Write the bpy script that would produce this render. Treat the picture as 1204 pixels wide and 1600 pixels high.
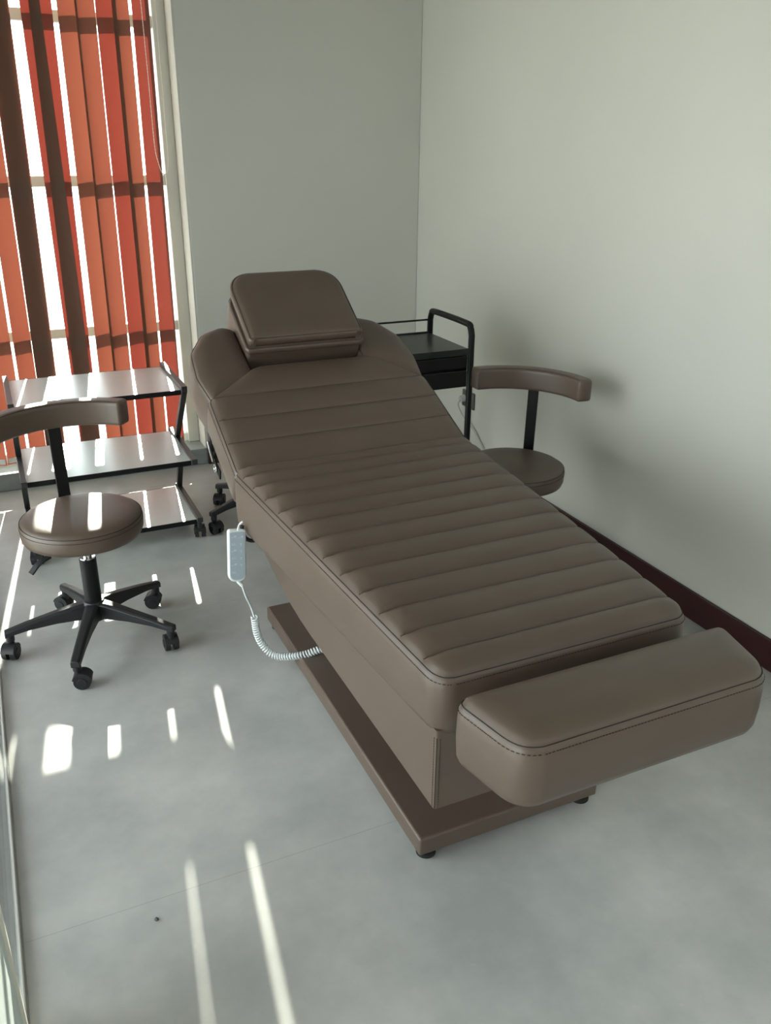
import bpy, bmesh, math, random
from mathutils import Vector, Matrix
from math import sin, cos, pi, radians, sqrt, tan

for o in list(bpy.data.objects):
    bpy.data.objects.remove(o)
S = bpy.context.scene
COL = S.collection

# ------------------------------------------------------------------ camera
cam = bpy.data.cameras.new('camera')
cam.sensor_fit = 'HORIZONTAL'
cam.sensor_width = 36.0
cam.lens = 36.0 * 1334.74 / 1204.0
cam.clip_start = 0.02
camo = bpy.data.objects.new('camera', cam)
COL.objects.link(camo)
_r = Vector((0.90906575, -0.41656408, 0.0085929))
_u = Vector((0.15937435, 0.36670917, 0.9165829))
_f = Vector((0.38496661, 0.83186463, -0.39975237))
camo.matrix_world = Matrix(((_r.x, _u.x, -_f.x, 0), (_r.y, _u.y, -_f.y, 0),
                            (_r.z, _u.z, -_f.z, 1.5), (0, 0, 0, 1)))
S.camera = camo

# ------------------------------------------------------------------ light
SUN_AZ, SUN_EL = radians(7.9), radians(18.4)
world = bpy.data.worlds.new('sky')
S.world = world
world.use_nodes = True
wn = world.node_tree.nodes
wn['Background'].inputs[0].default_value = (0.95, 0.97, 1.0, 1)
wn['Background'].inputs[1].default_value = 6.6
sun = bpy.data.lights.new('sun', 'SUN')
sun.energy = 26.0
sun.angle = radians(0.53)
sun.color = (1.0, 0.93, 0.80)
suno = bpy.data.objects.new('sun', sun)
COL.objects.link(suno)
_sd = Vector((sin(SUN_AZ) * cos(SUN_EL), cos(SUN_AZ) * cos(SUN_EL), sin(SUN_EL)))
suno.rotation_euler = _sd.to_track_quat('Z', 'Y').to_euler()
suno.location = _sd * 8


def portal(name, loc, rot, sx, sy):
    l = bpy.data.lights.new(name, 'AREA')
    l.shape = 'RECTANGLE'
    l.size, l.size_y = sx, sy
    l.cycles.is_portal = True
    o = bpy.data.objects.new(name, l)
    COL.objects.link(o)
    o.location, o.rotation_euler = loc, rot


# portals only guide the sky light through the window and two openings added for light
portal('window_portal', (-0.2, 4.36, 1.37), (radians(-90), 0, 0), 2.2, 2.6)
portal('added_side_portal', (-1.32, 0.55, 0.95), (0, radians(-90), 0), 1.9, 5.5)

portal('added_front_portal', (1.625, -2.42, 2.175), (radians(90), 0, 0), 0.75, 0.85)

S.view_settings.view_transform = 'Standard'
S.view_settings.look = 'None'
S.view_settings.gamma = 1.0
S.view_settings.use_curve_mapping = False
S.view_settings.exposure = 0.0


# ------------------------------------------------------------------ materials
def mat(name, col, rough=0.5, metal=0.0, spec=0.5, noise=0.0, nscale=20.0, bump=0.0, bscale=200.0):
    m = bpy.data.materials.new(name)
    m.use_nodes = True
    nt = m.node_tree
    b = nt.nodes['Principled BSDF']
    b.inputs['Base Color'].default_value = (*col, 1)
    b.inputs['Roughness'].default_value = rough
    b.inputs['Metallic'].default_value = metal
    b.inputs['Specular IOR Level'].default_value = spec
    tc = nt.nodes.new('ShaderNodeTexCoord')
    if noise > 0:
        n = nt.nodes.new('ShaderNodeTexNoise')
        n.inputs['Scale'].default_value = nscale
        n.inputs['Detail'].default_value = 6
        nt.links.new(tc.outputs['Object'], n.inputs['Vector'])
        r = nt.nodes.new('ShaderNodeValToRGB')
        r.color_ramp.elements[0].position = 0.3
        r.color_ramp.elements[1].position = 0.7
        r.color_ramp.elements[0].color = (*[c * (1 - noise) for c in col], 1)
        r.color_ramp.elements[1].color = (*[min(1, c * (1 + noise)) for c in col], 1)
        nt.links.new(n.outputs['Fac'], r.inputs['Fac'])
        nt.links.new(r.outputs['Color'], b.inputs['Base Color'])
    if bump > 0:
        n = nt.nodes.new('ShaderNodeTexNoise')
        n.inputs['Scale'].default_value = bscale
        n.inputs['Detail'].default_value = 3
        nt.links.new(tc.outputs['Object'], n.inputs['Vector'])
        bp = nt.nodes.new('ShaderNodeBump')
        bp.inputs['Strength'].default_value = bump
        bp.inputs['Distance'].default_value = 0.002
        nt.links.new(n.outputs['Fac'], bp.inputs['Height'])
        nt.links.new(bp.outputs['Normal'], b.inputs['Normal'])
    return m


M = {}
M['leather'] = mat('brown_leatherette', (0.116, 0.082, 0.061), 0.40, spec=0.6, noise=0.05, nscale=9, bump=0.12, bscale=900)
M['thread'] = mat('dark_thread', (0.035, 0.025, 0.02), 0.8)
M['wall'] = mat('wall_paint', (0.59, 0.583, 0.525), 0.40, spec=0.4, noise=0.015, nscale=2.0, bump=0.05, bscale=60)
M['added_pier'] = mat('added_pier_white', (0.85, 0.85, 0.83), 0.8)  # for the slab added outside to block the sun
M['ceiling'] = mat('ceiling_paint', (0.50, 0.49, 0.46), 0.9)
M['wall_front'] = mat('front_wall_paint', (0.34, 0.32, 0.29), 0.8)
M['ground'] = mat('outside_paving', (0.40, 0.39, 0.37), 0.9, noise=0.1, nscale=3)
M['plaster'] = mat('reveal_plaster', (0.62, 0.60, 0.54), 0.7, noise=0.03, nscale=5)
M['panel'] = mat('partition_panel', (0.66, 0.72, 0.70), 0.9, spec=0.1, noise=0.02, nscale=5)
M['cream'] = mat('cream_trim', (0.90, 0.86, 0.76), 0.5)
M['alu'] = mat('window_aluminium', (0.70, 0.73, 0.69), 0.45)
M['rail'] = mat('brushed_rail', (0.80, 0.80, 0.76), 0.4, metal=0.2)
M['frame'] = mat('black_table_frame', (0.016, 0.016, 0.016), 0.38, spec=1.0)
M['stone'] = mat('sill_stone', (0.27, 0.29, 0.28), 0.35, noise=0.15, nscale=14)
M['maroon'] = mat('maroon_skirting', (0.035, 0.006, 0.007), 0.35, noise=0.1, nscale=8)
M['black'] = mat('black_powder_coat', (0.008, 0.008, 0.009), 0.38, spec=0.3, noise=0.1, nscale=30)
M['plastic'] = mat('black_plastic', (0.018, 0.019, 0.021), 0.42, bump=0.1, bscale=600)
M['rubber'] = mat('black_rubber', (0.012, 0.012, 0.012), 0.7)
M['chrome'] = mat('chrome', (0.8, 0.8, 0.8), 0.12, metal=1.0)
M['white'] = mat('white_plastic', (0.78, 0.82, 0.82), 0.35)
M['keypad'] = mat('blue_grey_keypad', (0.42, 0.50, 0.56), 0.4)
M['keymark'] = mat('keypad_print', (0.70, 0.76, 0.80), 0.5)
M['outlet'] = mat('grey_socket', (0.10, 0.095, 0.09), 0.5)
M['cable'] = mat('pale_cable', (0.45, 0.46, 0.45), 0.5)
M['crumb'] = mat('grey_crumb', (0.12, 0.12, 0.11), 0.7)
M['shelf'] = mat('satin_steel_shelf', (0.74, 0.79, 0.77), 0.30, metal=0.25, spec=0.8, noise=0.03, nscale=4)
M['tray'] = mat('black_tray', (0.022, 0.025, 0.024), 0.33, spec=0.4)


def floor_material():
    m = bpy.data.materials.new('grey_floor_tile')
    m.use_nodes = True
    nt = m.node_tree
    N, L = nt.nodes, nt.links
    b = N['Principled BSDF']
    tc = N.new('ShaderNodeTexCoord')
    n1 = N.new('ShaderNodeTexNoise')
    n1.inputs['Scale'].default_value = 3.2
    n1.inputs['Detail'].default_value = 9
    n1.inputs['Roughness'].default_value = 0.62
    L.new(tc.outputs['Object'], n1.inputs['Vector'])
    r1 = N.new('ShaderNodeValToRGB')
    r1.color_ramp.elements[0].position = 0.36
    r1.color_ramp.elements[0].color = (0.44, 0.450, 0.435, 1)
    r1.color_ramp.elements[1].position = 0.66
    r1.color_ramp.elements[1].color = (0.60, 0.60, 0.575, 1)
    L.new(n1.outputs['Fac'], r1.inputs['Fac'])
    # fine pale scratches and specks
    n2 = N.new('ShaderNodeTexNoise')
    n2.inputs['Scale'].default_value = 38
    n2.inputs['Detail'].default_value = 5
    L.new(tc.outputs['Object'], n2.inputs['Vector'])
    r2 = N.new('ShaderNodeValToRGB')
    r2.color_ramp.elements[0].position = 0.69
    r2.color_ramp.elements[0].color = (0, 0, 0, 1)
    r2.color_ramp.elements[1].position = 0.80
    r2.color_ramp.elements[1].color = (0.35, 0.35, 0.35, 1)
    L.new(n2.outputs['Fac'], r2.inputs['Fac'])
    mx = N.new('ShaderNodeMixRGB')
    mx.inputs['Color2'].default_value = (0.68, 0.68, 0.65, 1)
    L.new(r2.outputs['Color'], mx.inputs['Fac'])
    L.new(r1.outputs['Color'], mx.inputs['Color1'])
    # thin joints: y = 1.425 + 1.2 k, x = -0.5 + 2.4 k
    sp = N.new('ShaderNodeSeparateXYZ')
    L.new(tc.outputs['Object'], sp.inputs['Vector'])

    def joint(sock, off, per):
        a = N.new('ShaderNodeMath'); a.operation = 'SUBTRACT'; a.inputs[1].default_value = off - per * 20 - per / 2
        L.new(sock, a.inputs[0])
        c = N.new('ShaderNodeMath'); c.operation = 'MODULO'; c.inputs[1].default_value = per
        L.new(a.outputs[0], c.inputs[0])
        d = N.new('ShaderNodeMath'); d.operation = 'SUBTRACT'; d.inputs[1].default_value = per / 2
        L.new(c.outputs[0], d.inputs[0])
        e = N.new('ShaderNodeMath'); e.operation = 'ABSOLUTE'
        L.new(d.outputs[0], e.inputs[0])
        f = N.new('ShaderNodeMath'); f.operation = 'LESS_THAN'; f.inputs[1].default_value = 0.0011
        L.new(e.outputs[0], f.inputs[0])
        return f.outputs[0]
    j1 = joint(sp.outputs['Y'], 1.425, 1.2)
    j2 = joint(sp.outputs['X'], -0.5, 2.4)
    mxx = N.new('ShaderNodeMath'); mxx.operation = 'MAXIMUM'
    L.new(j1, mxx.inputs[0]); L.new(j2, mxx.inputs[1])
    mj = N.new('ShaderNodeMixRGB')
    mj.inputs['Color2'].default_value = (0.30, 0.30, 0.29, 1)
    sc = N.new('ShaderNodeMath'); sc.operation = 'MULTIPLY'; sc.inputs[1].default_value = 0.45
    L.new(mxx.outputs[0], sc.inputs[0])
    L.new(sc.outputs[0], mj.inputs['Fac'])
    L.new(mx.outputs['Color'], mj.inputs['Color1'])
    L.new(mj.outputs['Color'], b.inputs['Base Color'])
    rr = N.new('ShaderNodeMapRange')
    rr.inputs['To Min'].default_value = 0.30
    rr.inputs['To Max'].default_value = 0.42
    L.new(n1.outputs['Fac'], rr.inputs['Value'])
    L.new(rr.outputs[0], b.inputs['Roughness'])
    b.inputs['Specular IOR Level'].default_value = 0.5
    return m


M['floor'] = floor_material()


def fabric(name, col, trans, fac=0.62):
    m = bpy.data.materials.new(name)
    m.use_nodes = True
    nt = m.node_tree
    nt.nodes.clear()
    out = nt.nodes.new('ShaderNodeOutputMaterial')
    d = nt.nodes.new('ShaderNodeBsdfDiffuse')
    t = nt.nodes.new('ShaderNodeBsdfTranslucent')
    mx = nt.nodes.new('ShaderNodeMixShader')
    tc = nt.nodes.new('ShaderNodeTexCoord')
    mp = nt.nodes.new('ShaderNodeMapping')
    mp.inputs['Scale'].default_value = (400, 400, 30)
    n = nt.nodes.new('ShaderNodeTexNoise')
    n.inputs['Scale'].default_value = 1.0
    r = nt.nodes.new('ShaderNodeValToRGB')
    r.color_ramp.elements[0].color = (*[c * 0.88 for c in trans], 1)
    r.color_ramp.elements[1].color = (*[min(1, c * 1.1) for c in trans], 1)
    nt.links.new(tc.outputs['Object'], mp.inputs['Vector'])
    nt.links.new(mp.outputs['Vector'], n.inputs['Vector'])
    nt.links.new(n.outputs['Fac'], r.inputs['Fac'])
    nt.links.new(r.outputs['Color'], t.inputs['Color'])
    d.inputs['Color'].default_value = (*col, 1)
    mx.inputs[0].default_value = fac
    nt.links.new(d.outputs[0], mx.inputs[1])
    nt.links.new(t.outputs[0], mx.inputs[2])
    nt.links.new(mx.outputs[0], out.inputs[0])
    return m


M['coral'] = fabric('blind_fabric_lit', (0.32, 0.24, 0.18), (0.085, 0.019, 0.011))  # tint of the blind cloth where more sun comes through
M['red'] = fabric('blind_fabric_dim', (0.30, 0.20, 0.15), (0.075, 0.010, 0.007))  # same cloth, deeper tint painted for slats that pass less light


def glass_material():
    m = bpy.data.materials.new('clear_glass')
    m.use_nodes = True
    nt = m.node_tree
    nt.nodes.clear()
    out = nt.nodes.new('ShaderNodeOutputMaterial')
    t = nt.nodes.new('ShaderNodeBsdfTransparent')
    t.inputs['Color'].default_value = (0.93, 0.97, 0.96, 1)
    g = nt.nodes.new('ShaderNodeBsdfGlossy')
    g.inputs['Roughness'].default_value = 0.02
    f = nt.nodes.new('ShaderNodeFresnel')
    f.inputs['IOR'].default_value = 1.45
    mx = nt.nodes.new('ShaderNodeMixShader')
    nt.links.new(f.outputs[0], mx.inputs[0])
    nt.links.new(t.outputs[0], mx.inputs[1])
    nt.links.new(g.outputs[0], mx.inputs[2])
    nt.links.new(mx.outputs[0], out.inputs[0])
    return m


M['glass'] = glass_material()


# ------------------------------------------------------------------ mesh helpers
def link(name, bm, material, parent=None, smooth=True, bevel=0.0, kind=None, seg=2, auto=40):
    bmesh.ops.recalc_face_normals(bm, faces=bm.faces)
    me = bpy.data.meshes.new(name)
    bm.to_mesh(me)
    bm.free()
    me.materials.append(M[material])
    o = bpy.data.objects.new(name, me)
    COL.objects.link(o)
    if smooth:
        me.polygons.foreach_set('use_smooth', [True] * len(me.polygons))
        try:
            me.set_sharp_from_angle(angle=radians(auto))
        except Exception:
            pass
    if bevel > 0:
        b = o.modifiers.new('bevel', 'BEVEL')
        b.width = bevel
        b.segments = seg
        b.limit_method = 'ANGLE'
    if parent:
        o.parent = parent
    if kind:
        o['kind'] = kind
    return o


def box(bm, x0, x1, y0, y1, z0, z1, mtx=None):
    vs = [bm.verts.new((x, y, z)) for x in (x0, x1) for y in (y0, y1) for z in (z0, z1)]
    for f in ((0, 1, 3, 2), (4, 6, 7, 5), (0, 4, 5, 1), (2, 3, 7, 6), (0, 2, 6, 4), (1, 5, 7, 3)):
        bm.faces.new([vs[i] for i in f])
    if mtx:
        bmesh.ops.transform(bm, matrix=mtx, verts=vs)
    return vs


def cyl(bm, p0, p1, r0, r1=None, n=24, caps=True):
    r1 = r0 if r1 is None else r1
    p0, p1 = Vector(p0), Vector(p1)
    d = (p1 - p0).normalized()
    a = d.orthogonal().normalized()
    b = d.cross(a)
    rings = []
    for p, r in ((p0, r0), (p1, r1)):
        rings.append([bm.verts.new(p + (a * cos(2 * pi * i / n) + b * sin(2 * pi * i / n)) * r) for i in range(n)])
    for i in range(n):
        bm.faces.new((rings[0][i], rings[0][(i + 1) % n], rings[1][(i + 1) % n], rings[1][i]))
    if caps:
        bm.faces.new(rings[0][::-1])
        bm.faces.new(rings[1])


def lathe(bm, prof, c=(0, 0, 0), n=48):
    rings = []
    for r, z in prof:
        rings.append([bm.verts.new((c[0] + r * cos(2 * pi * i / n), c[1] + r * sin(2 * pi * i / n), c[2] + z)) for i in range(n)])
    for a, b in zip(rings, rings[1:]):
        for i in range(n):
            bm.faces.new((a[i], a[(i + 1) % n], b[(i + 1) % n], b[i]))
    bm.faces.new(rings[0][::-1])
    bm.faces.new(rings[-1])


def tube(bm, pts, r, n=10, closed=False, rad=None):
    pts = [Vector(p) for p in pts]
    m = len(pts)
    rings = []
    prev = None
    for i, p in enumerate(pts):
        if closed:
            t = (pts[(i + 1) % m] - pts[i - 1])
        else:
            t = pts[min(i + 1, m - 1)] - pts[max(i - 1, 0)]
        t.normalize()
        if prev is None:
            a = t.orthogonal().normalized()
        else:
            a = (prev - t * prev.dot(t)).normalized()
        prev = a
        b = t.cross(a)
        rr = rad[i] if rad else r
        rings.append([bm.verts.new(p + (a * cos(2 * pi * k / n) + b * sin(2 * pi * k / n)) * rr) for k in range(n)])
    rng = range(m if closed else m - 1)
    for i in rng:
        A, B = rings[i], rings[(i + 1) % m]
        for k in range(n):
            bm.faces.new((A[k], A[(k + 1) % n], B[(k + 1) % n], B[k]))
    if not closed:
        bm.faces.new(rings[0][::-1])
        bm.faces.new(rings[-1])


def bar_sweep(bm, pts, w, t, side):
    """flat bar of width w (along side) and thickness t swept along pts"""
    pts = [Vector(p) for p in pts]
    side = Vector(side).normalized()
    rings = []
    for i, p in enumerate(pts):
        d = (pts[min(i + 1, len(pts) - 1)] - pts[max(i - 1, 0)]).normalized()
        nrm = d.cross(side).normalized()
        rings.append([bm.verts.new(p + side * a * w / 2 + nrm * b * t / 2) for a, b in ((-1, -1), (1, -1), (1, 1), (-1, 1))])
    for A, B in zip(rings, rings[1:]):
        for k in range(4):
            bm.faces.new((A[k], A[(k + 1) % 4], B[(k + 1) % 4], B[k]))
    bm.faces.new(rings[0][::-1])
    bm.faces.new(rings[-1])


def smooth_path(pts, n=8):
    P = [Vector(p) for p in pts]
    P = [P[0] * 2 - P[1]] + P + [P[-1] * 2 - P[-2]]
    out = []
    for i in range(1, len(P) - 2):
        for k in range(n):
            t = k / n
            out.append(0.5 * ((2 * P[i]) + (P[i + 1] - P[i - 1]) * t + (2 * P[i - 1] - 5 * P[i] + 4 * P[i + 1] - P[i + 2]) * t * t
                              + (3 * P[i] - P[i - 1] - 3 * P[i + 1] + P[i + 2]) * t ** 3))
    out.append(P[-2])
    return out


def fillet(poly, radii, n=7):
    out = []
    m = len(poly)
    for i in range(m):
        p = Vector((*poly[i], 0)); a = Vector((*poly[i - 1], 0)); b = Vector((*poly[(i + 1) % m], 0))
        r = radii[i] if isinstance(radii, (list, tuple)) else radii
        if r <= 0:
            out.append((p.x, p.y)); continue
        da, db = (a - p).normalized(), (b - p).normalized()
        ang = da.angle(db)
        l = min(r / tan(ang / 2), (a - p).length * 0.49, (b - p).length * 0.49)
        q0, q1 = p + da * l, p + db * l
        for k in range(n + 1):
            t = k / n
            q = q0 * (1 - t) ** 2 + p * 2 * t * (1 - t) + q1 * t * t
            out.append((q.x, q.y))
    return out


def seg_dist(px, py, ax, ay, bx, by):
    dx, dy = bx - ax, by - ay
    l2 = dx * dx + dy * dy
    t = 0 if l2 == 0 else max(0, min(1, ((px - ax) * dx + (py - ay) * dy) / l2))
    return sqrt((px - ax - t * dx) ** 2 + (py - ay - t * dy) ** 2)


def pad(name, poly, fmap, thick, parent, crown=0.02, cw=0.06, grooves=None, gdepth=0.008,
        vs=None, nu=26, prof=None, material='leather', seam=True, stitch2=True, seam_name='piping', seamdrop=0.011, tight=0.0, seam_grooves=True):
    """upholstered pad: poly is its plan (u, v); fmap(u, v, h) puts it in place;
    thick(v) is its thickness.  Returns the object."""
    vmin, vmax = min(p[1] for p in poly), max(p[1] for p in poly)
    ev = 0.0008
    if vs is None:
        n = 26
        vs = [vmin + ev + (vmax - vmin - 2 * ev) * (0.5 - 0.5 * cos(pi * i / n)) for i in range(n + 1)]
    segs = list(zip(poly, poly[1:] + poly[:1]))

    def span(v):
        xs = []
        for (ax, ay), (bx, by) in segs:
            if (ay <= v < by) or (by <= v < ay):
                xs.append(ax + (bx - ax) * (v - ay) / (by - ay))
        return min(xs), max(xs)
    bm = bmesh.new()
    grid = []
    for v in vs:
        xl, xr = span(v)
        row = []
        for i in range(nu + 1):
            t = 0.5 - 0.5 * cos(pi * i / nu)
            t = 0.72 * t + 0.28 * i / nu
            u = xl + (xr - xl) * t
            if tight:
                d = min(seg_dist(u, v, *a, *b) for a, b in segs if min(a[1], b[1]) < vmax - 0.011)
            else:
                d = min(seg_dist(u, v, *a, *b) for a, b in segs)
            k = min(d / cw, 1.0)
            f = sqrt(max(0, 1 - (1 - k) ** 2))
            if tight:
                k = min((vmax - v) / tight, 1.0)
                f = min(f, sqrt(max(0, 1 - (1 - k) ** 2)))
            h = crown * f
            if grooves:
                gd = min(abs(v - g) for g in grooves)
                w = 0.044
                s = min(gd / w, 1.0)
                dip = (1 - sqrt(max(0, 1 - (1 - s) ** 2.2)))
                h -= gdepth * dip * min(1.0, d / 0.025) 
            if i in (0, nu) or v in (vs[0], vs[-1]):
                h = 0.0
            row.append(bm.verts.new(fmap(u, v, h)))
            row[-1].index = -1
        grid.append((v, xl, xr, row))
    for (v0, _, _, A), (v1, _, _, B) in zip(grid, grid[1:]):
        for i in range(nu):
            bm.faces.new((A[i], A[i + 1], B[i + 1], B[i]))
    # boundary loop (u, v)
    loop = []
    nuv = lambda g, i: (g[1] + (g[2] - g[1]) * (0.72 * (0.5 - 0.5 * cos(pi * i / nu)) + 0.28 * i / nu), g[0])
    for i in range(nu):
        loop.append((nuv(grid[0], i), grid[0][3][i]))
    for g in grid[:-1]:
        loop.append((nuv(g, nu), g[3][nu]))
    for i in range(nu, 0, -1):
        loop.append((nuv(grid[-1], i), grid[-1][3][i]))
    for g in grid[:0:-1]:
        loop.append((nuv(g, 0), g[3][0]))
    m = len(loop)
    nrm = []
    for i in range(m):
        a = Vector((*loop[i - 2][0], 0)); b = Vector((*loop[(i + 2) % m][0], 0))
        t = (b - a)
        t = t.normalized() if t.length > 1e-9 else Vector((1, 0, 0))
        nrm.append((t.y, -t.x))
    if prof is None:
        prof = [(0.003, 0.02), (0.006, 0.07), (0.008, 0.25), (0.0085, 0.55), (0.006, 0.85), (0.0, 0.96), (-0.012, 1.0)]
    prev = [l[1] for l in loop]
    for off, fr in prof:
        cur = []
        for i in range(m):
            (u, v), _ = loop[i]
            cur.append(bm.verts.new(fmap(u + nrm[i][0] * off, v + nrm[i][1] * off, -fr * thick(v))))
        for i in range(m):
            bm.faces.new((prev[i], cur[i], cur[(i + 1) % m], prev[(i + 1) % m]))
        prev = cur
    c = bm.verts.new(sum((v.co for v in prev), Vector()) / m)
    for i in range(m):
        bm.faces.new((prev[i], c, prev[(i + 1) % m]))
    bmesh.ops.remove_doubles(bm, verts=bm.verts, dist=0.0002)
    o = link(name, bm, material, parent, auto=75)
    if seam:
        # even resampling of the boundary
        pts = []
        for i in range(m):
            (u, v), _ = loop[i]
            pts.append((u, v, nrm[i]))
        bm = bmesh.new()
        q = []
        for u, v, n_ in pts:
            p = Vector(fmap(u + n_[0] * 0.0012, v + n_[1] * 0.0012, 0.0004))
            if not q or (p - q[-1]).length > 0.004:
                q.append(p)
        tube(bm, q, 0.0009, 6, closed=True)
        if stitch2:
            q = []
            for u, v, n_ in pts:
                p = Vector(fmap(u + n_[0] * 0.0069, v + n_[1] * 0.0069, -seamdrop))
                if not q or (p - q[-1]).length > 0.0045:
                    q.append(p)
            # dashes
            i = 0
            while i + 1 < len(q):
                a, b = q[i], q[i + 1]
                L_ = (b - a).length
                k = max(1, int(round(L_ / 0.0065)))
                for j in range(k):
                    s0, s1 = j / k, (j + 0.62) / k
                    cyl(bm, a.lerp(b, s0), a.lerp(b, s1), 0.0008, n=4)
                i += 1
        link(seam_name, bm, 'thread', o, smooth=True)
    if grooves and seam_grooves:
        for gv in grooves:
            xl, xr = span(gv)
            bm = bmesh.new()
            q = []
            for i in range(61):
                u = xl + 0.004 + (xr - xl - 0.008) * i / 60
                d = min(seg_dist(u, gv, *a, *b) for a, b in segs)
                k = min(d / cw, 1.0)
                h = crown * sqrt(max(0, 1 - (1 - k) ** 2)) - gdepth * min(1.0, d / 0.025)
                q.append(fmap(u, gv, h + 0.0002))
            tube(bm, q, 0.0010, 6)
            link('channel_seam', bm, 'thread', o)
    return o


def thing(name, label, cat, loc=(0, 0, 0), rz=0, group=None):
    o = bpy.data.objects.new(name, None)
    COL.objects.link(o)
    o.location = loc
    o.rotation_euler = (0, 0, rz)
    o.empty_display_size = 0.1
    o['label'] = label
    o['category'] = cat
    if group:
        o['group'] = group
    return o


def tag(o, label, cat, group=None):
    o['label'] = label
    o['category'] = cat
    if group:
        o['group'] = group


# ------------------------------------------------------------------ the setting
XR, YB, H = 2.03, 4.03, 2.85
YW = 4.16            # face of the window frames
bm = bmesh.new(); box(bm, -1.45, 2.25, -2.2, 4.34, -0.40, 0.0); link('floor', bm, 'floor', kind='structure', smooth=False)
bm = bmesh.new(); box(bm, -1.45, 2.25, -2.2, 4.36, H, H + 0.1); link('ceiling', bm, 'ceiling', kind='structure', smooth=False)
bm = bmesh.new(); box(bm, XR, XR + 0.2, -2.2, 4.34, 0.0, H); link('wall_right', bm, 'wall', kind='structure', smooth=False)
bm = bmesh.new(); box(bm, 0.884, XR, YB, YB + 0.31, 0.0, H); link('wall_back', bm, 'wall', kind='structure', smooth=False, bevel=0.004)
bm = bmesh.new(); box(bm, -1.45, 2.23, -2.4, -2.2, 0.0, 1.75); box(bm, -1.45, 1.25, -2.4, -2.2, 1.75, H); box(bm, 2.0, 2.23, -2.4, -2.2, 1.75, H); box(bm, 0.9, 2.0, -2.4, -2.2, 2.6, H); link('wall_front', bm, 'wall_front', kind='structure', smooth=False)  # high opening on the right is added to let in fill light
bm = bmesh.new(); box(bm, -1.30, 0.884, YB, YB + 0.31, 2.66, H); link('trim_1', bm, 'wall', kind='structure', smooth=False)
bm = bmesh.new(); box(bm, -1.45, -1.30, 3.3, 4.34, 0.0, H); box(bm, -1.45, -1.30, -2.2, 3.3, 1.90, H); link('wall_side', bm, 'wall', kind='structure', smooth=False)  # open below the lintel, added so daylight enters from the side
# white outer pier added to keep the sun out of the gap by the jamb
bm = bmesh.new(); box(bm, 0.846, 1.5, 4.48, 4.54, -0.5, 3.2); link('sun_block_pier', bm, 'added_pier', kind='structure', smooth=False)
# stone kerb under the windows
bm = bmesh.new(); box(bm, -1.30, 0.884, YB, YB + 0.31, 0.0, 0.082); link('trim_2', bm, 'stone', kind='structure', smooth=False, bevel=0.004)
# cream plaster strip lining the window reveal
bm = bmesh.new(); box(bm, 0.877, 0.884, YB + 0.001, YW - 0.004, 0.082, 2.66); link('trim_3', bm, 'plaster', kind='structure', smooth=False)
# maroon skirting
bm = bmesh.new(); box(bm, XR - 0.013, XR, -2.2, YB, 0.0, 0.10); link('baseboard_right', bm, 'maroon', kind='structure', smooth=False, bevel=0.002)
bm = bmesh.new(); box(bm, 0.884, XR - 0.013, YB - 0.013, YB, 0.0, 0.10); link('baseboard_back', bm, 'maroon', kind='structure', smooth=False, bevel=0.002)
# side partition: an opaque panel between two runs of clear glass on a metal rail
bm = bmesh.new(); box(bm, -0.165, -0.155, -2.2, 0.95, 0.0, H); link('added_side_glass', bm, 'glass', kind='structure', smooth=False)  # unseen near run of glass, added to pass the side light
bm = bmesh.new(); box(bm, -9, 8, -8, 14, -0.5, -0.4); link('ground', bm, 'ground', kind='structure', smooth=False)
bm = bmesh.new(); box(bm, -0.185, -0.145, 0.95, 1.196, 0.0, H); link('wall_left', bm, 'panel', kind='structure', smooth=False)
bm = bmesh.new(); box(bm, -0.187, -0.139, 1.196, 1.208, 0.0, H); link('trim_4', bm, 'cream', kind='structure', smooth=False, bevel=0.001)
bm = bmesh.new(); box(bm, -0.158, -0.143, 1.208, YB, 0.0, 0.016); link('trim_5', bm, 'rail', kind='structure', smooth=False, bevel=0.002)
bm = bmesh.new(); box(bm, -0.143, -0.139, 1.208, YB, 0.0, 0.004); link('rail_shadow_strip', bm, 'stone', kind='structure', smooth=False)  # dark strip drawn for the shadow line beside the rail
bm = bmesh.new(); box(bm, -0.154, -0.147, 1.208, YB, 0.016, H); link('window_2', bm, 'glass', kind='structure', smooth=False)


def window(name, x0, x1, mull):
    w = bpy.data.objects.new(name, None)
    COL.objects.link(w)
    w['kind'] = 'structure'
    w.location = (x0, YW, 0)
    bm = bmesh.new()
    y0, y1 = 0, 0.075
    fw = 0.055
    X1 = x1 - x0
    box(bm, 0, fw, y0, y1, 0.082, 2.66)
    box(bm, X1 - fw, X1, y0, y1, 0.082, 2.66)
    for z0, z1 in ((0.082, 0.125), (0.648, 0.692), (1.300, 1.345), (1.925, 1.970), (2.60, 2.66)):
        box(bm, fw, X1 - fw, y0 + 0.02, y1 - 0.01, z0, z1)
    for x in mull:
        box(bm, x - x0 - 0.025, x - x0 + 0.025, y0, y1, 0.082, 2.66)
    link('window_frame', bm, 'alu', w, smooth=False, bevel=0.003)
    bm = bmesh.new()
    box(bm, fw, X1 - fw, 0.045, 0.051, 0.12, 2.62)
    link('window_pane', bm, 'glass', w, smooth=False)


window('window_1', -0.13, 0.877, [])
window('window_3', -1.25, -0.18, [])

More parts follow.
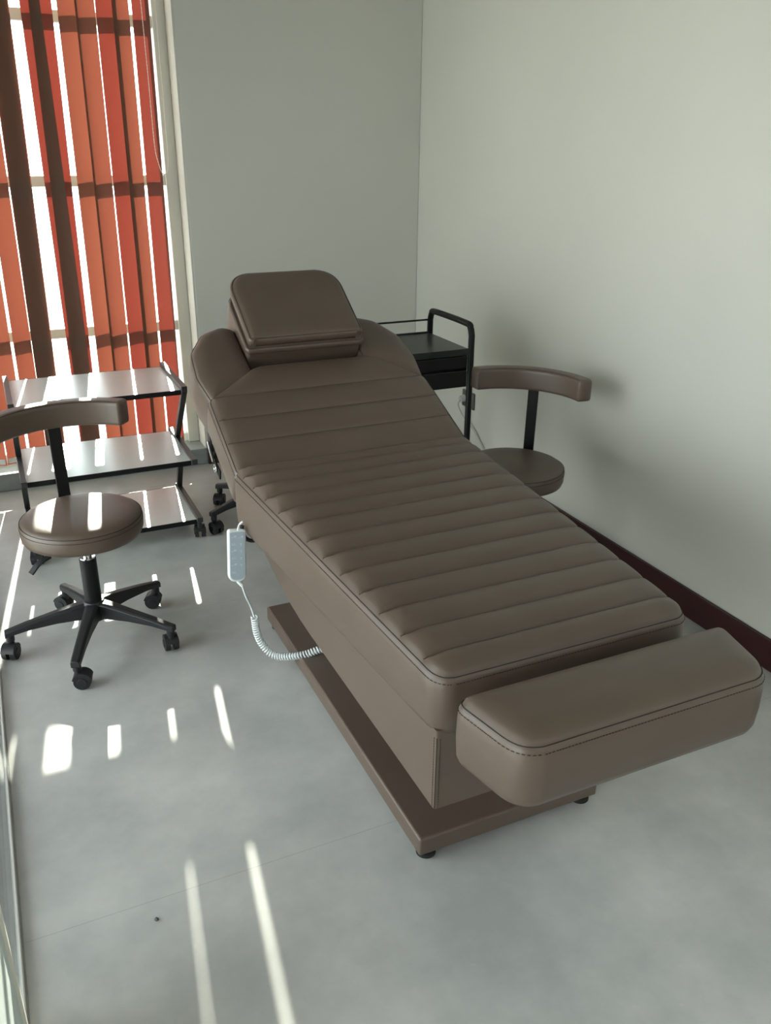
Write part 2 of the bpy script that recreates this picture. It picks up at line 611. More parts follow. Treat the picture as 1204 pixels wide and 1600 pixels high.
# ------------------------------------------------------------------ vertical blind
# left and right edge of each slat at z = 0.5 and z = 1.9, depth of each edge, fabric tint
SLATS = [
    (-0.118, -0.030, -0.105, -0.018, 4.11, 4.08, 'coral'),
    (-0.024, 0.064, -0.006, 0.080, 4.09, 4.11, 'coral'),
    (0.076, 0.149, 0.090, 0.165, 4.09, 4.11, 'coral'),
    (0.151, 0.235, 0.172, 0.260, 4.080, 4.088, 'coral'),
    (0.153, 0.233, 0.178, 0.258, 4.104, 4.112, 'red'),
    (0.310, 0.386, 0.334, 0.378, 4.084, 4.088, 'coral'),
    (0.300, 0.395, 0.302, 0.419, 4.106, 4.112, 'red'),
    (0.424, 0.500, 0.439, 0.516, 4.09, 4.115, 'coral'),
    (0.489, 0.567, 0.507, 0.584, 4.075, 4.100, 'coral'),
    (0.573, 0.656, 0.587, 0.668, 4.10, 4.115, 'red'),
    (0.641, 0.707, 0.652, 0.718, 4.075, 4.098, 'coral'),
    (0.716, 0.790, 0.730, 0.800, 4.10, 4.10, 'red'),
]
ZB, ZT = 0.105, 2.58
blind = thing('vertical_blind', 'coral-red vertical blind half open across the bright window, white light between its slats', 'blind', (0.37, 4.10, ZB))
BO = Vector((0.37, 4.10, ZB))
bm = bmesh.new(); box(bm, -0.50, 0.49, -0.022, 0.022, ZT - ZB, ZT - ZB + 0.04); link('headrail', bm, 'rail', blind, smooth=False, bevel=0.002)
for i, (l0, r0, l1, r1, yl, yr, mt) in enumerate(SLATS):
    bm = bmesh.new()
    nz, nx = 24, 8
    g = []
    for a in range(nz + 1):
        z = ZB + (ZT - ZB) * a / nz
        t = (z - 0.5) / 1.4
        row = []
        for b in range(nx + 1):
            q = b / nx
            y = yl + (yr - yl) * q
            x = ((l0 + (l1 - l0) * t) * (1 - q) + (r0 + (r1 - r0) * t) * q) * y / 4.1
            row.append(bm.verts.new(Vector((x, y + 0.005 * 4 * q * (1 - q) + 0.0015 * sin(3 * z + i * 1.7), z)) - BO))
        g.append(row)
    for a in range(nz):
        for b in range(nx):
            bm.faces.new((g[a][b], g[a][b + 1], g[a + 1][b + 1], g[a + 1][b]))
    sl_ = link('slat', bm, mt, blind)
    bm = bmesh.new()
    t = (ZB + 0.02 - 0.5) / 1.4
    xa, xb = (l0 + (l1 - l0) * t) * yl / 4.1, (r0 + (r1 - r0) * t) * yr / 4.1
    bar_sweep(bm, [Vector((xa + 0.004, yl + 0.004, ZB + 0.018)) - BO, Vector((xb - 0.004, yr + 0.004, ZB + 0.018)) - BO], 0.002, 0.024, (0, 1, 0))
    link('bottom_weight', bm, 'white', sl_, smooth=False)
# control chain of the blind, a hanging loop
bm = bmesh.new()
cy = 4.062
path = [(0.762, cy, 2.60), (0.762, cy, 2.2), (0.765, cy, 1.75), (0.766, cy, 1.48), (0.775, cy, 1.40), (0.790, cy, 1.355), (0.808, cy, 1.358), (0.818, cy, 1.40), (0.820, cy, 1.50), (0.820, cy, 2.0), (0.818, cy, 2.60)]
pts = smooth_path(path, 30)
tube(bm, [p - BO for p in pts], 0.0016, 8)
acc = 0
for a, b in zip(pts, pts[1:]):
    acc += (b - a).length
    if acc > 0.012:
        acc = 0
        bmesh.ops.create_icosphere(bm, subdivisions=1, radius=0.0027, matrix=Matrix.Translation(b - BO))
link('pull_chain', bm, 'cream', blind)

# ------------------------------------------------------------------ treatment bed
CX = 0.929
bed = thing('treatment_bed', 'large brown upholstered electric treatment bed with ribbed cushion, headrest and foot bolster', 'treatment bed', (CX, 1.85, 0))
BED = Vector((CX, 1.85, 0))


def bl(x, y, z):
    return (x - BED.x, y - BED.y, z - BED.z)


def on_bed(bm):
    bmesh.ops.translate(bm, vec=-BED, verts=bm.verts)
    return bm


# base
bm = bmesh.new(); box(bm, 0.685, 1.173, 1.281, 2.416, 0.022, 0.071)
link('base_plinth', on_bed(bm), 'leather', bed, bevel=0.006, seg=3)
for x in (0.715, 1.143):
    for y in (1.308, 2.385):
        bm = bmesh.new()
        lathe(bm, [(0.020, 0), (0.023, 0.003), (0.023, 0.012), (0.017, 0.016), (0.010, 0.017), (0.010, 0.024)], (x, y, 0), 28)
        link('foot', on_bed(bm), 'rubber', bed)
# lift column / scissor frame under the skirt
bm = bmesh.new()
for x in (0.78, 1.05):
    box(bm, x, x + 0.03, 1.75, 2.15, 0.07, 0.10)
    for s in (1, -1):
        a = Vector((x + 0.015 + 0.02 * s, 1.95 - 0.17 * s, 0.10)); b = Vector((x + 0.015 + 0.02 * s, 1.95 + 0.17 * s, 0.40))
        bar_sweep(bm, [a, b], 0.012, 0.035, (1, 0, 0))
box(bm, 0.80, 1.06, 1.93, 1.97, 0.24, 0.27)
link('lift_frame', on_bed(bm), 'black', bed, smooth=False, bevel=0.002)

# skirt under the seat cushion
bm = bmesh.new()
sx0, sx1, sy0, sy1 = 0.637, 1.221, 1.138, 2.27
ny = 14
ringsB = []
out = fillet([(sx0, sy0), (sx1, sy0), (sx1, sy1), (sx0, sy1)], 0.007, 4)
dense = []
for (ax, ay), (bx, by) in zip(out, out[1:] + out[:1]):
    L_ = sqrt((bx - ax) ** 2 + (by - ay) ** 2)
    k = max(1, int(L_ / 0.08))
    for j in range(k):
        dense.append((ax + (bx - ax) * j / k, ay + (by - ay) * j / k))


def zbot(y):
    t = max(0, (y - 1.85) / 0.42)
    return 0.298 + 0.075 * t * t


lo = [bm.verts.new((x, y, zbot(y))) for x, y in dense]
hi = [bm.verts.new((x, y, 0.485)) for x, y in dense]
n = len(dense)
for i in range(n):
    bm.faces.new((lo[i], lo[(i + 1) % n], hi[(i + 1) % n], hi[i]))
cl = bm.verts.new((CX, 1.7, 0.31)); ch = bm.verts.new((CX, 1.7, 0.485))
for i in range(n):
    bm.faces.new((lo[i], cl, lo[(i + 1) % n])); bm.faces.new((hi[i], hi[(i + 1) % n], ch))
skirt = link('seat_skirt', on_bed(bm), 'leather', bed, auto=50)
for sx_, dx_ in ((sx0, 1), (sx1, -1)):
    bm = bmesh.new()
    for x, y in ((sx_ - 0.0006 * dx_, sy0 + 0.009), (sx_ + 0.008 * dx_, sy0 - 0.0006)):
        z = 0.301
        while z < 0.468:
            cyl(bm, (x, y, z), (x, y, z + 0.004), 0.0006, n=4)
            z += 0.0062
    tube(bm, [(sx_ + 0.0012 * dx_, sy0 + 0.0012, 0.300), (sx_ + 0.0012 * dx_, sy0 + 0.0012, 0.468)], 0.0008, 6)
    link('corner_stitching', on_bed(bm), 'thread', skirt)

# seat cushion
ylo, yhi = 1.134, 2.205
SE = lambda y: 0.600 + 0.035 * (y - ylo) / 1.07
seat_poly = fillet([(0.637, ylo), (1.221, ylo), (1.30, yhi), (0.558, yhi)], [0.045, 0.045, 0.012, 0.012], 8)
seat_poly = [(u, v) for u, v in seat_poly]
SG = [2.156, 2.080, 1.995, 1.905, 1.820, 1.730, 1.640, 1.552, 1.462, 1.374, 1.285, 1.199]
edges = [ylo] + SG[::-1] + [yhi]
vs = []
for a, b in zip(edges, edges[1:]):
    for t in ((0, .04, .10, .2, .35, .5, .65, .8, .90, .96)):
        vs.append(a + (b - a) * t)
vs = [ylo + .0006, ylo + .002, ylo + .005, ylo + .009, ylo + .014, ylo + .020, ylo + .028, ylo + .036] + [v for v in vs if v > ylo + .04] + [yhi - .006, yhi - .002, yhi - .0006]
vs = sorted(set(vs))
pad('seat_cushion', seat_poly, lambda u, v, h: bl(u, v, SE(v) + h), lambda v: SE(v) - 0.472, bed,
    crown=0.027, cw=0.062, grooves=SG, gdepth=0.016, vs=vs, nu=34, tight=0.022)

# backrest
SL = 0.47
CA = 1 / sqrt(1 + SL * SL); SA = SL * CA


def tilt(y0, z0, ca, sa):
    def f(u, s, h):
        return bl(u, y0 + s * ca - h * sa, z0 + s * sa + h * ca)
    return f


sl = lambda y: (y - 2.2) / CA
back_poly = fillet([(0.562, 0.004), (1.296, 0.004), (1.290, sl(2.487)), (1.150, sl(2.612)), (0.745, sl(2.612)), (0.564, sl(2.487))],
                   [0.01, 0.01, 0.03, 0.10, 0.10, 0.03], 8)
BG = [sl(2.308), sl(2.400), sl(2.492)]
edges = [0.004] + BG + [sl(2.612)]
vs = []
for a, b in zip(edges, edges[1:]):
    for t in ((0, .04, .10, .2, .35, .5, .65, .8, .90, .96)):
        vs.append(a + (b - a) * t)
top = sl(2.612)
vs = [0.0048, 0.009, 0.014] + [v for v in vs if 0.016 < v < top - .02] + [top - .018, top - .010, top - .005, top - .002, top - .0007]
back = pad('backrest', back_poly, tilt(2.2, 0.636, CA, SA), lambda v: 0.125, bed, crown=0.016, cw=0.045,
           grooves=BG, gdepth=0.009, vs=sorted(set(vs)), nu=34)
# side wings beside the headrest
for sgn in (1, -1):
    L = [(0.572, sl(2.478)), (0.728, sl(2.600)), (0.730, sl(2.795)), (0.690, sl(2.812)), (0.620, sl(2.785)), (0.563, sl(2.700)), (0.553, sl(2.590))]
    R_ = [0.015, 0.02, 0.03, 0.04, 0.07, 0.06, 0.06]
    if sgn < 0:
        L = [(2 * CX - 0.004 - u, v) for u, v in L][::-1]
        R_ = R_[::-1]
    pad('side_wing', fillet(L, R_, 7), tilt(2.2, 0.632, CA, SA), lambda v: 0.145, bed, crown=0.018, cw=0.05, nu=20, stitch2=False)
# headrest block
hb = fillet([(0.732, sl(2.626)), (1.120, sl(2.626)), (1.120, sl(2.885)), (0.732, sl(2.885))], [0.012, 0.012, 0.07, 0.07], 8)
pad('headrest_block', hb, tilt(2.2, 0.694, CA, SA), lambda v: 0.13, bed, crown=0.006, cw=0.03, nu=20, stitch2=False,
    prof=[(0.001, 0.02), (0.002, 0.1), (0.002, 0.9), (-0.003, 1.0)])
# padded head pillow, a second layer on a thin tray
ca2, sa2 = cos(radians(34.5)), sin(radians(34.5))
pp = fillet([(0.731, 0), (1.103, 0), (1.100, 0.288), (0.728, 0.288)], [0.008, 0.008, 0.085, 0.085], 10)
tray = pad('headrest_tray', fillet([(0.724, 0.0), (1.112, 0.0), (1.108, 0.268), (0.724, 0.268)], [0.01, 0.01, 0.08, 0.08], 8),
           tilt(2.600, 0.893, cos(radians(31)), sin(radians(31))), lambda v: 0.022, bed, crown=0.003, cw=0.02, nu=20, stitch2=False)
pil = pad('head_pillow', pp, tilt(2.588, 0.926, ca2, sa2), lambda v: 0.030, bed, crown=0.010, cw=0.035, nu=22, seamdrop=0.008,
          grooves=[0.095, 0.19], gdepth=0.0022, seam_grooves=False)
for x in (0.742, 1.092):
    bm = bmesh.new()
    box(bm, x - 0.006, x + 0.006, -0.0035, 0.0, -0.032, 0.002, None)
    bmesh.ops.rotate(bm, cent=(0, 0, 0), matrix=Matrix.Rotation(radians(34.5), 3, 'X'), verts=bm.verts)
    bmesh.ops.translate(bm, vec=bl(0, 2.583, 0.926), verts=bm.verts)
    link('pillow_tab', bm, 'leather', pil, smooth=False, bevel=0.001)
# foot bolster
fb = fillet([(0.668, 0.905), (1.204, 0.905), (1.243, 1.068), (0.634, 1.068)], [0.062, 0.062, 0.022, 0.022], 9)
pad('foot_bolster', fb, lambda u, v, h: bl(u, v, 0.600 + h), lambda v: 0.128, bed, crown=0.026, cw=0.07, nu=30)
for x in (0.80, 1.05):
    bm = bmesh.new()
    box(bm, x, x + 0.03, 1.03, 1.25, 0.475, 0.495)
    link('bolster_bracket', on_bed(bm), 'black', bed, smooth=False, bevel=0.002)
# hinge bracket and tilt actuator below the backrest
bm = bmesh.new()
bar_sweep(bm, [(0.606, 2.735, 0.66), (0.606, 2.715, 0.56), (0.606, 2.675, 0.505), (0.606, 2.60, 0.485)], 0.006, 0.034, (1, 0, 0))
bar_sweep(bm, [(0.606, 2.68, 0.53), (0.75, 2.66, 0.55)], 0.02, 0.02, (0, 1, 0))
link('hinge_bracket', on_bed(bm), 'black', bed, smooth=False, bevel=0.002)
bm = bmesh.new()
cyl(bm, (0.600, 2.715, 0.565), (0.600, 2.66, 0.515), 0.006, n=16)
pts = [(0.600, 2.640 + 0.013 * cos(a), 0.497 + 0.013 * sin(a)) for a in [2 * pi * i / 20 for i in range(20)]]
tube(bm, pts, 0.003, 8, closed=True)
link('hinge_pin', on_bed(bm), 'chrome', bed)
# rear lower cover under the hinge
bm = bmesh.new(); box(bm, 0.60, 1.258, 2.20, 2.30, 0.455, 0.56)
link('rear_cover', on_bed(bm), 'leather', bed, bevel=0.012, seg=3)
# black hook that carries the hand control
bm = bmesh.new()
pts = [(0.600, 2.115, 0.474), (0.575, 2.125, 0.462), (0.556, 2.128, 0.470), (0.546, 2.128, 0.490), (0.546, 2.128, 0.512)]
tube(bm, smooth_path(pts, 6), 0.006, 10)
link('control_hook', on_bed(bm), 'plastic', bed)

# ------------------------------------------------------------------ hand control with coiled cord
rc = thing('hand_control', 'white hand control with blue-grey keypad hanging on the left side of the treatment bed', 'remote control', (0.522, 2.115, 0.432))
rot = Matrix.Rotation(radians(-2), 4, 'Z') @ Matrix.Rotation(radians(5), 4, 'Y') @ Matrix.Rotation(radians(-10), 4, 'X')
out = fillet([(-0.025, -0.075), (0.025, -0.075), (0.025, 0.075), (-0.025, 0.075)], [0.022, 0.022, 0.010, 0.010], 8)


def plate(bm, outl, y0, y1, mtx):
    a = [bm.verts.new((x, y0, z)) for x, z in outl]
    b = [bm.verts.new((x, y1, z)) for x, z in outl]
    n = len(outl)
    bm.faces.new(a); bm.faces.new(b[::-1])
    for i in range(n):
        bm.faces.new((a[i], a[(i + 1) % n], b[(i + 1) % n], b[i]))
    bmesh.ops.transform(bm, matrix=mtx, verts=a + b)


bm = bmesh.new(); plate(bm, out, -0.010, 0.010, rot)
link('case', bm, 'white', rc, bevel=0.003, seg=3)
inn = fillet([(-0.021, -0.069), (0.021, -0.069), (0.021, 0.068), (-0.021, 0.068)], [0.019, 0.019, 0.006, 0.006], 8)
bm = bmesh.new(); plate(bm, inn, -0.0112, -0.009, rot)
kp = link('keypad', bm, 'keypad', rc)
# printed key symbols: paired arrows and little bed pictograms
bm = bmesh.new()


def mark(x, z, kind):
    y = -0.0118
    def b_(x0, x1, z0, z1):
        box(bm, x + x0, x + x1, y, y + 0.0007, z + z0, z + z1, rot)
    if kind == 0:
        b_(-0.006, 0.006, -0.001, 0.0); b_(-0.006, -0.005, -0.004, 0.0); b_(0.001, 0.006, 0.001, 0.0035)
    elif kind == 1:
        b_(-0.0007, 0.0007, -0.005, 0.003); b_(-0.003, 0.003, 0.001, 0.002)
    else:
        b_(-0.005, 0.005, -0.003, -0.002); b_(-0.005, -0.004, -0.002, 0.003); b_(-0.001, 0.004, 0.001, 0.002)


for r_ in range(5):
    zz = 0.055 - r_ * 0.020
    mark(-0.010, zz, 0 if r_ % 2 == 0 else 2)
    mark(0.010, zz - 0.002, 0 if r_ == 0 else 1)
mark(-0.010, -0.046, 2)
link('key_print', bm, 'keymark', kp, smooth=False)
bm = bmesh.new()
P0 = Vector((0, -0.016, -0.075))
cord_top = [(0.001, 0.015, -0.070), (0.002, 0.012, -0.088), (0.012, 0.006, -0.102)]
tube(bm, smooth_path(cord_top, 5), 0.006, 12, rad=None)
link('cord_plug', bm, 'white', rc)
bm = bmesh.new()
o0 = Vector((0.522, 2.115, 0.432))
straight = [Vector((0.533, 2.121, 0.332)), Vector((0.543, 2.125, 0.290)), Vector((0.560, 2.145, 0.245)), Vector((0.572, 2.155, 0.200))]
coilp = smooth_path([Vector((0.575, 2.165, 0.195)), Vector((0.582, 2.170, 0.130)), Vector((0.600, 2.165, 0.082)), Vector((0.630, 2.140, 0.056)),
                     Vector((0.690, 2.090, 0.072)), Vector((0.75, 2.071, 0.090)), Vector((0.80, 2.06, 0.092))], 60)
tube(bm, [p - o0 for p in smooth_path(straight, 8)], 0.0028, 8)
link('cord', bm, 'white', rc)
bm = bmesh.new()
hel = []
prev = None
acc = 0
turn = 0.0085
for i, p in enumerate(coilp):
    t = (coilp[min(i + 1, len(coilp) - 1)] - coilp[max(i - 1, 0)]).normalized()
    if prev is None:
        a = t.orthogonal().normalized()
    else:
        a = (prev - t * prev.dot(t)).normalized()
    prev = a
    if i:
        acc += (p - coilp[i - 1]).length
    b = t.cross(a)
    hel.append((p, a, b, acc))
tot = acc
nt_ = int(tot / turn)
N_ = nt_ * 12
j = 0
res = []
for k in range(N_ + 1):
    s = tot * k / N_
    while j + 1 < len(hel) - 1 and hel[j + 1][3] < s:
        j += 1
    p0, a0, b0, s0 = hel[j]; p1, a1, b1, s1 = hel[j + 1]
    t = 0 if s1 == s0 else (s - s0) / (s1 - s0)
    p = p0.lerp(p1, t); a = a0.lerp(a1, t); b = b0.lerp(b1, t)
    an = 2 * pi * k / 12
    rr = 0.0095
    res.append(p + a * cos(an) * rr + b * sin(an) * rr - o0)
tube(bm, res, 0.0026, 6)
link('coiled_cord', bm, 'white', rc)
bm = bmesh.new()
tube(bm, smooth_path([(0.005, -0.012, 0.078), (0.012, -0.002, 0.090), (0.022, -0.004, 0.100)], 6), 0.003, 8)
link('hanging_tab', bm, 'white', rc)


# ------------------------------------------------------------------ wheeled stools
def stool(label, x, y, base_rot, back_rot, seat_z=0.455, lever_rot=200):
    t = thing('rolling_stool', label, 'stool', (x, y, 0), 0, 'brown round-seat stools with curved backrests')
    R = 0.178
    prof = [(0.02, -0.072), (R - 0.014, -0.072), (R - 0.004, -0.068), (R + 0.001, -0.055), (R + 0.002, -0.030), (R - 0.001, -0.016), (R - 0.003, -0.012),
            (R - 0.012, -0.005), (R - 0.03, 0.001), (R - 0.07, 0.004), (0.03, 0.006), (0.004, 0.006)]
    bm = bmesh.new(); lathe(bm, prof, (0, 0, seat_z), 72)
    seat = link('seat', bm, 'leather', t, auto=75)
    bm = bmesh.new()
    pts = [((R - 0.0005) * cos(2 * pi * i / 90), (R - 0.0005) * sin(2 * pi * i / 90), seat_z - 0.014) for i in range(90)]
    tube(bm, pts, 0.0011, 6, closed=True)
    pts = [((R + 0.0018) * cos(2 * pi * i / 90), (R + 0.0018) * sin(2 * pi * i / 90), seat_z - 0.026) for i in range(90)]
    tube(bm, pts, 0.0007, 5, closed=True)
    link('seat_piping', bm, 'thread', seat)
    bm = bmesh.new()
    box(bm, -0.07, 0.07, -0.07, 0.07, seat_z - 0.084, seat_z - 0.072)
    lathe(bm, [(0.030, -0.105), (0.034, -0.10), (0.036, -0.084)], (0, 0, seat_z), 28)
    link('seat_plate', bm, 'black', t, smooth=False)
    # backrest post
    br = radians(back_rot)
    d = Vector((cos(br), sin(br), 0)); sd = Vector((-sin(br), cos(br), 0))
    zz = seat_z - 0.078
    path = [d * 0.05 + Vector((0, 0, zz)), d * 0.17 + Vector((0, 0, zz)), d * 0.197 + Vector((0, 0, zz + 0.012)), d * 0.208 + Vector((0, 0, zz + 0.04)),
            d * 0.212 + Vector((0, 0, zz + 0.12)), d * 0.222 + Vector((0, 0, zz + 0.335))]
    bm = bmesh.new(); bar_sweep(bm, path, 0.038, 0.009, sd)
    link('backrest_post', bm, 'black', t, bevel=0.0015)
    # curved pad
    c = d * -0.045
    Ri, Ro = 0.243, 0.298
    h0, h1 = seat_z + 0.208, seat_z + 0.288
    bm = bmesh.new()
    n = 40
    A = radians(46)
    sec0 = fillet([(Ri, h0), (Ro, h0), (Ro, h1), (Ri, h1)], [0.012, 0.012, 0.016, 0.016], 5)
    rings = []
    cm = ((Ri + Ro) / 2, (h0 + h1) / 2)
    st = []
    for k in range(n + 1):
        u = -1 + 2 * k / n
        st.append((u * A, 1.0))
    caps_ = [(0.055, 0.45), (0.045, 0.75), (0.030, 0.92), (0.014, 0.99)]
    st = [(-A - a, s) for a, s in caps_] + st + [(A + a, s) for a, s in caps_[::-1]]
    for a, s in st:
        ring = []
        for r, z in sec0:
            rr = cm[0] + (r - cm[0]) * s
            z2 = cm[1] + (z - cm[1]) * (0.55 + 0.45 * s)
            ang = br + a
            ring.append(bm.verts.new((c.x + rr * cos(ang), c.y + rr * sin(ang), z2)))
        rings.append(ring)
    m = len(sec0)
    for a, b in zip(rings, rings[1:]):
        for i in range(m):
            bm.faces.new((a[i], a[(i + 1) % m], b[(i + 1) % m], b[i]))
    bm.faces.new(rings[0][::-1]); bm.faces.new(rings[-1])
    bp = link('backrest', bm, 'leather', t, auto=75)
    bm = bmesh.new()
    for rr in (Ri + 0.004, Ro - 0.004):
        pts = [(c.x + rr * cos(br + a), c.y + rr * sin(br + a), h1 - 0.004) for a in [-A + 2 * A * k / 40 for k in range(41)]]
        tube(bm, pts, 0.0010, 5)
    link('backrest_piping', bm, 'thread', bp)
    # column
    bm = bmesh.new(); cyl(bm, (0, 0, 0.27), (0, 0, seat_z - 0.08), 0.0135, n=28)
    link('gas_cylinder', bm, 'chrome', t)
    bm = bmesh.new(); cyl(bm, (0, 0, 0.09), (0, 0, 0.30), 0.026, 0.0255, n=32)
    cv = link('column_cover', bm, 'black', t, bevel=0.002)
    bm = bmesh.new(); lathe(bm, [(0.019, 0.3003), (0.024, 0.3003), (0.0235, 0.304), (0.0195, 0.304)], (0, 0, 0), 28)
    link('collar', bm, 'chrome', cv)
    # lever
    lr = radians(lever_rot)
    ld = Vector((cos(lr), sin(lr), 0)); ls = Vector((-sin(lr), cos(lr), 0))
    bm = bmesh.new()
    tube(bm, smooth_path([ld * 0.03 + Vector((0, 0, zz - 0.008)), ld * 0.085 + Vector((0, 0, zz - 0.022)), ld * 0.125 + Vector((0, 0, zz - 0.030))], 5), 0.0045, 10)
    bar_sweep(bm, smooth_path([ld * 0.12 + Vector((0, 0, zz - 0.028)), ld * 0.155 + Vector((0, 0, zz - 0.038)), ld * 0.185 + Vector((0, 0, zz - 0.062))], 5), 0.022, 0.006, ls)
    link('height_lever', bm, 'plastic', t, bevel=0.001)
    # star base
    bm = bmesh.new(); lathe(bm, [(0.030, 0.085), (0.036, 0.090), (0.036, 0.145), (0.031, 0.152), (0.026, 0.153)], (0, 0, 0), 36)
    link('base_hub', bm, 'plastic', t)
    rnd = random.Random(int(x * 1000))
    for k in range(5):
        a = radians(base_rot + 72 * k)
        dd = Vector((cos(a), sin(a), 0)); ss = Vector((-sin(a), cos(a), 0))
        bm = bmesh.new()
        st = [(0.020, 0.022, 0.092, 0.150), (0.055, 0.020, 0.096, 0.146), (0.12, 0.017, 0.096, 0.132), (0.20, 0.0155, 0.090, 0.114), (0.255, 0.015, 0.080, 0.099), (0.272, 0.013, 0.074, 0.096)]
        rg = []
        for r, w, z0, z1 in st:
            rg.append([bm.verts.new(dd * r + ss * q + Vector((0, 0, z))) for q, z in ((-w, z0), (w, z0), (w, z1 - 0.006), (w * 0.6, z1), (-w * 0.6, z1), (-w, z1 - 0.006))])
        for A_, B_ in zip(rg, rg[1:]):
            for i in range(6):
                bm.faces.new((A_[i], A_[(i + 1) % 6], B_[(i + 1) % 6], B_[i]))
        bm.faces.new(rg[0][::-1]); bm.faces.new(rg[-1])
        # stem sleeve
        cyl(bm, dd * 0.258 + Vector((0, 0, 0.058)), dd * 0.258 + Vector((0, 0, 0.092)), 0.0125, 0.013, n=18)
        leg = link('leg', bm, 'plastic', t, auto=35, bevel=0.0015)
        caster(leg, dd * 0.258, a + radians(rnd.uniform(20, 130)), 0.026)
    return t


def caster(parent, p, ang, r=0.026, top=0.062):
    """twin-wheel caster: two wheels and a hooded fork"""
    dd = Vector((cos(ang), sin(ang), 0)); ax = Vector((-sin(ang), cos(ang), 0))
    c = Vector((p[0], p[1], 0)) + dd * 0.012 + Vector((0, 0, r))
    bm = bmesh.new()
    for s in (-1, 1):
        cyl(bm, c + ax * s * 0.006, c + ax * s * 0.021, r, r * 0.95, n=26)
        cyl(bm, c + ax * s * 0.021, c + ax * s * 0.024, r * 0.55, r * 0.5, n=20)
    w = link('caster', bm, 'plastic', parent, auto=35)
    # hood
    rg = []
    for k in range(11):
        a = radians(15 + 150 * k / 10)
        q = c + dd * cos(a) * (r + 0.003) * -1 + Vector((0, 0, sin(a) * (r + 0.003)))
        q2 = c + dd * cos(a) * (r - 0.004) * -1 + Vector((0, 0, sin(a) * (r - 0.004)))
        rg.append([q - ax * 0.0205, q + ax * 0.0205, q2 + ax * 0.0205, q2 - ax * 0.0205])
    bm = bmesh.new()
    bm.from_mesh(w.data)
    rv = [[bm.verts.new(v) for v in g] for g in rg]
    for A_, B_ in zip(rv, rv[1:]):
        for i in range(4):
            bm.faces.new((A_[i], A_[(i + 1) % 4], B_[(i + 1) % 4], B_[i]))
    bm.faces.new(rv[0][::-1]); bm.faces.new(rv[-1])
    cyl(bm, Vector((p[0], p[1], r + 0.012)), Vector((p[0], p[1], top)), 0.010, n=16)
    bmesh.ops.recalc_face_normals(bm, faces=bm.faces)
    bm.to_mesh(w.data)
    bm.free()
    w.data.polygons.foreach_set('use_smooth', [True] * len(w.data.polygons))
    try:
        w.data.set_sharp_from_angle(angle=radians(35))
    except Exception:
        pass
    return w


stool('brown round stool with curved backrest standing in front of the shelf table by the blinds', 0.158, 2.545, -110, 98, 0.455, 205)
stool('brown round stool half hidden behind the bed, close to the right wall', 1.61, 2.40, -100, 42, 0.455, 20)
stool('stool behind the head of the bed, only two black wheeled legs showing', 0.955, 3.285, -163, 100, 0.44, 90)

# ------------------------------------------------------------------ shelf table
tb = thing('shelf_table', 'three-tier metal shelf table with zigzag black side frames in front of the red blinds', 'shelf table', (0.33, 3.43, 0))


def T(x, y, z):
    return Vector((x - 0.33, y - 3.43, z))


def shelf(z, y0, y1, x0=0.028, x1=0.632):
    bm = bmesh.new()
    a = T(x0, y0, z); b = T(x1, y1, z)
    box(bm, a.x, b.x, a.y, b.y, z - 0.016, z - 0.001)
    s = link('shelf', bm, 'shelf', tb, smooth=False, bevel=0.0012)
    for y_ in (a.y - 0.004, b.y):
        bm = bmesh.new()
        box(bm, a.x, b.x, y_, y_ + 0.004, z - 0.020, z - 0.001)
        link('shelf_edge', bm, 'black', s, smooth=False, bevel=0.0008)


shelf(0.600, 3.275, 3.675)
shelf(0.335, 3.195, 3.60)
shelf(0.085, 3.185, 3.575)
for sx, xx in ((-1, 0.018), (1, 0.642)):
    pts = [T(xx, 3.69, 0.606), T(xx, 3.262, 0.606), T(xx, 3.255, 0.59), T(xx, 3.60, 0.338), T(xx, 3.17, 0.330), T(xx, 3.17, 0.316), T(xx, 3.575, 0.090), T(xx, 3.165, 0.080)]
    bm = bmesh.new()
    def bar(a, b, w=0.022, t=0.022):
        bar_sweep(bm, [a, b], w, t, (1, 0, 0))
    bar(T(xx, 3.69, 0.606), T(xx, 3.25, 0.606))
    bar(T(xx, 3.262, 0.600), T(xx, 3.50, 0.335))
    bar(T(xx, 3.62, 0.333), T(xx, 3.17, 0.333))
    bar(T(xx, 3.42, 0.330), T(xx, 3.555, 0.090))
    bar(T(xx, 3.58, 0.088), T(xx, 3.16, 0.088))
    link('side_frame', bm, 'frame', tb, smooth=False, bevel=0.002)
    for yy in (3.185, 3.56):
        w = caster(tb, T(xx, yy, 0), radians(80 if yy < 3.3 else 100), 0.026, 0.08)

# ------------------------------------------------------------------ black trolley
tr = thing('utility_trolley', 'black metal trolley with drawers and a tubular handle, behind the bed in the room corner', 'trolley', (1.45, 3.04, 0))
TX0, TX1, TY0, TY1, TZ = 1.30, 1.69, 2.87, 3.22, 0.75


def Q(x, y, z):
    return Vector((x - 1.45, y - 3.04, z))


bm = bmesh.new()
a, b = Q(TX0, TY0, 0), Q(TX1, TY1, 0)
box(bm, a.x, b.x, a.y, b.y, TZ - 0.006, TZ)
box(bm, a.x, b.x, a.y - 0.003, a.y + 0.003, TZ - 0.02, TZ + 0.006)
box(bm, a.x, b.x, b.y - 0.003, b.y + 0.003, TZ - 0.02, TZ + 0.006)
link('top_tray', bm, 'tray', tr, smooth=False, bevel=0.002)
bm = bmesh.new()
box(bm, a.x + 0.004, b.x - 0.004, a.y + 0.018, b.y - 0.01, TZ - 0.150, TZ - 0.006)
cb = link('drawer_box', bm, 'black', tr, smooth=False, bevel=0.002)
for k, (z0, z1) in enumerate(((TZ - 0.072, TZ - 0.024), (TZ - 0.148, TZ - 0.080))):
    bm = bmesh.new()
    box(bm, a.x + 0.012, b.x - 0.012, a.y + 0.002, a.y + 0.018, z0, z1)
    dr = link('drawer', bm, 'black', cb, smooth=False, bevel=0.004)
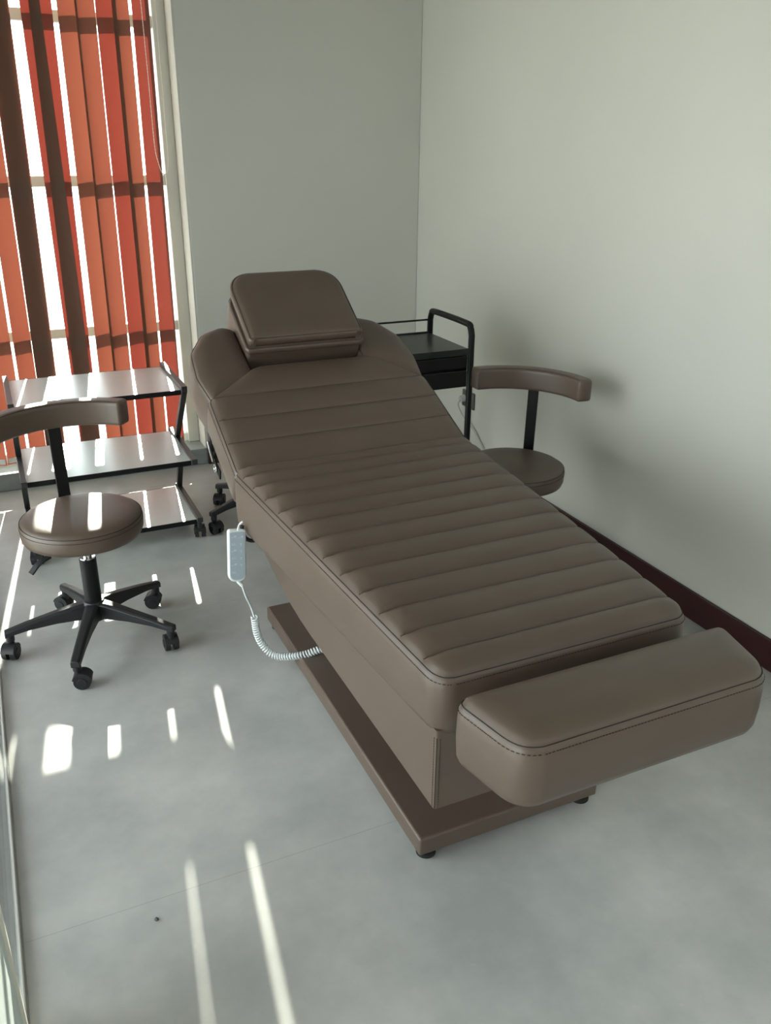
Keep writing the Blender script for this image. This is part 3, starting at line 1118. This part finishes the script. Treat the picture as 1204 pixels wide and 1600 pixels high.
bm = bmesh.new()
for z in (0.13,):
    box(bm, a.x, b.x, a.y, b.y, z, z + 0.006)
    box(bm, a.x, b.x, a.y - 0.003, a.y + 0.003, z - 0.012, z + 0.03)
    box(bm, a.x, b.x, b.y - 0.003, b.y + 0.003, z - 0.012, z + 0.03)
link('bottom_tray', bm, 'tray', tr, smooth=False, bevel=0.002)
for xx in (TX0, TX1):
    P = [(xx, TY0, 0.06), (xx, TY0, 0.5), (xx, TY0, TZ + 0.055), (xx, TY0 + 0.012, TZ + 0.082), (xx, TY0 + 0.045, TZ + 0.095), (xx, TY1 - 0.045, TZ + 0.095),
         (xx, TY1 - 0.012, TZ + 0.082), (xx, TY1, TZ + 0.055), (xx, TY1, 0.5), (xx, TY1, 0.06)]
    bm = bmesh.new()
    raw = [Q(*p) for p in P]
    pts = raw[:2] + smooth_path(raw[2:8], 6) + raw[8:]
    tube(bm, pts, 0.0125, 14)
    link('handle_frame', bm, 'black', tr)
    for yy in (TY0, TY1):
        caster(tr, Q(xx, yy, 0), radians(70), 0.03, 0.07)
bm = bmesh.new()
tube(bm, [Q(TX0, TY1, TZ + 0.055), Q(TX1, TY1, TZ + 0.055)], 0.004, 10)
link('guard_rail', bm, 'black', tr)

# ------------------------------------------------------------------ wall socket and cable
so = thing('wall_socket', 'dark grey wall socket with a plug, on the right wall behind the trolley leg', 'socket', (XR, 3.44, 0.36))
bm = bmesh.new(); box(bm, -0.010, 0, -0.055, 0.055, -0.04, 0.04); link('socket_plate', bm, 'outlet', so, smooth=False, bevel=0.003)
bm = bmesh.new(); cyl(bm, (-0.010, 0.03, 0), (-0.034, 0.03, -0.004), 0.019, 0.016, n=22); link('plug', bm, 'cable', so)
bm = bmesh.new()
tube(bm, smooth_path([(-0.034, 0.03, -0.004), (-0.045, 0.028, -0.03), (-0.03, 0.0, -0.08), (-0.012, -0.09, -0.14), (-0.010, -0.19, -0.22), (-0.010, -0.26, -0.32), (-0.014, -0.30, -0.356)], 8), 0.0035, 8)
link('power_cable', bm, 'cable', so)

# crumb on the floor
bm = bmesh.new()
bmesh.ops.create_icosphere(bm, subdivisions=1, radius=0.004, matrix=Matrix.Translation((0, 0, 0.003)))
rnd = random.Random(3)
for v in bm.verts:
    v.co = Vector((v.co.x * rnd.uniform(.7, 1.8), v.co.y * rnd.uniform(.6, 1.3), max(0, v.co.z * rnd.uniform(.6, 1.2))))
o = link('debris_crumb', bm, 'crumb', smooth=False)
o.location = (0.116, 1.372, 0)
tag(o, 'tiny grey crumb of debris on the floor beside the tile joint', 'debris')
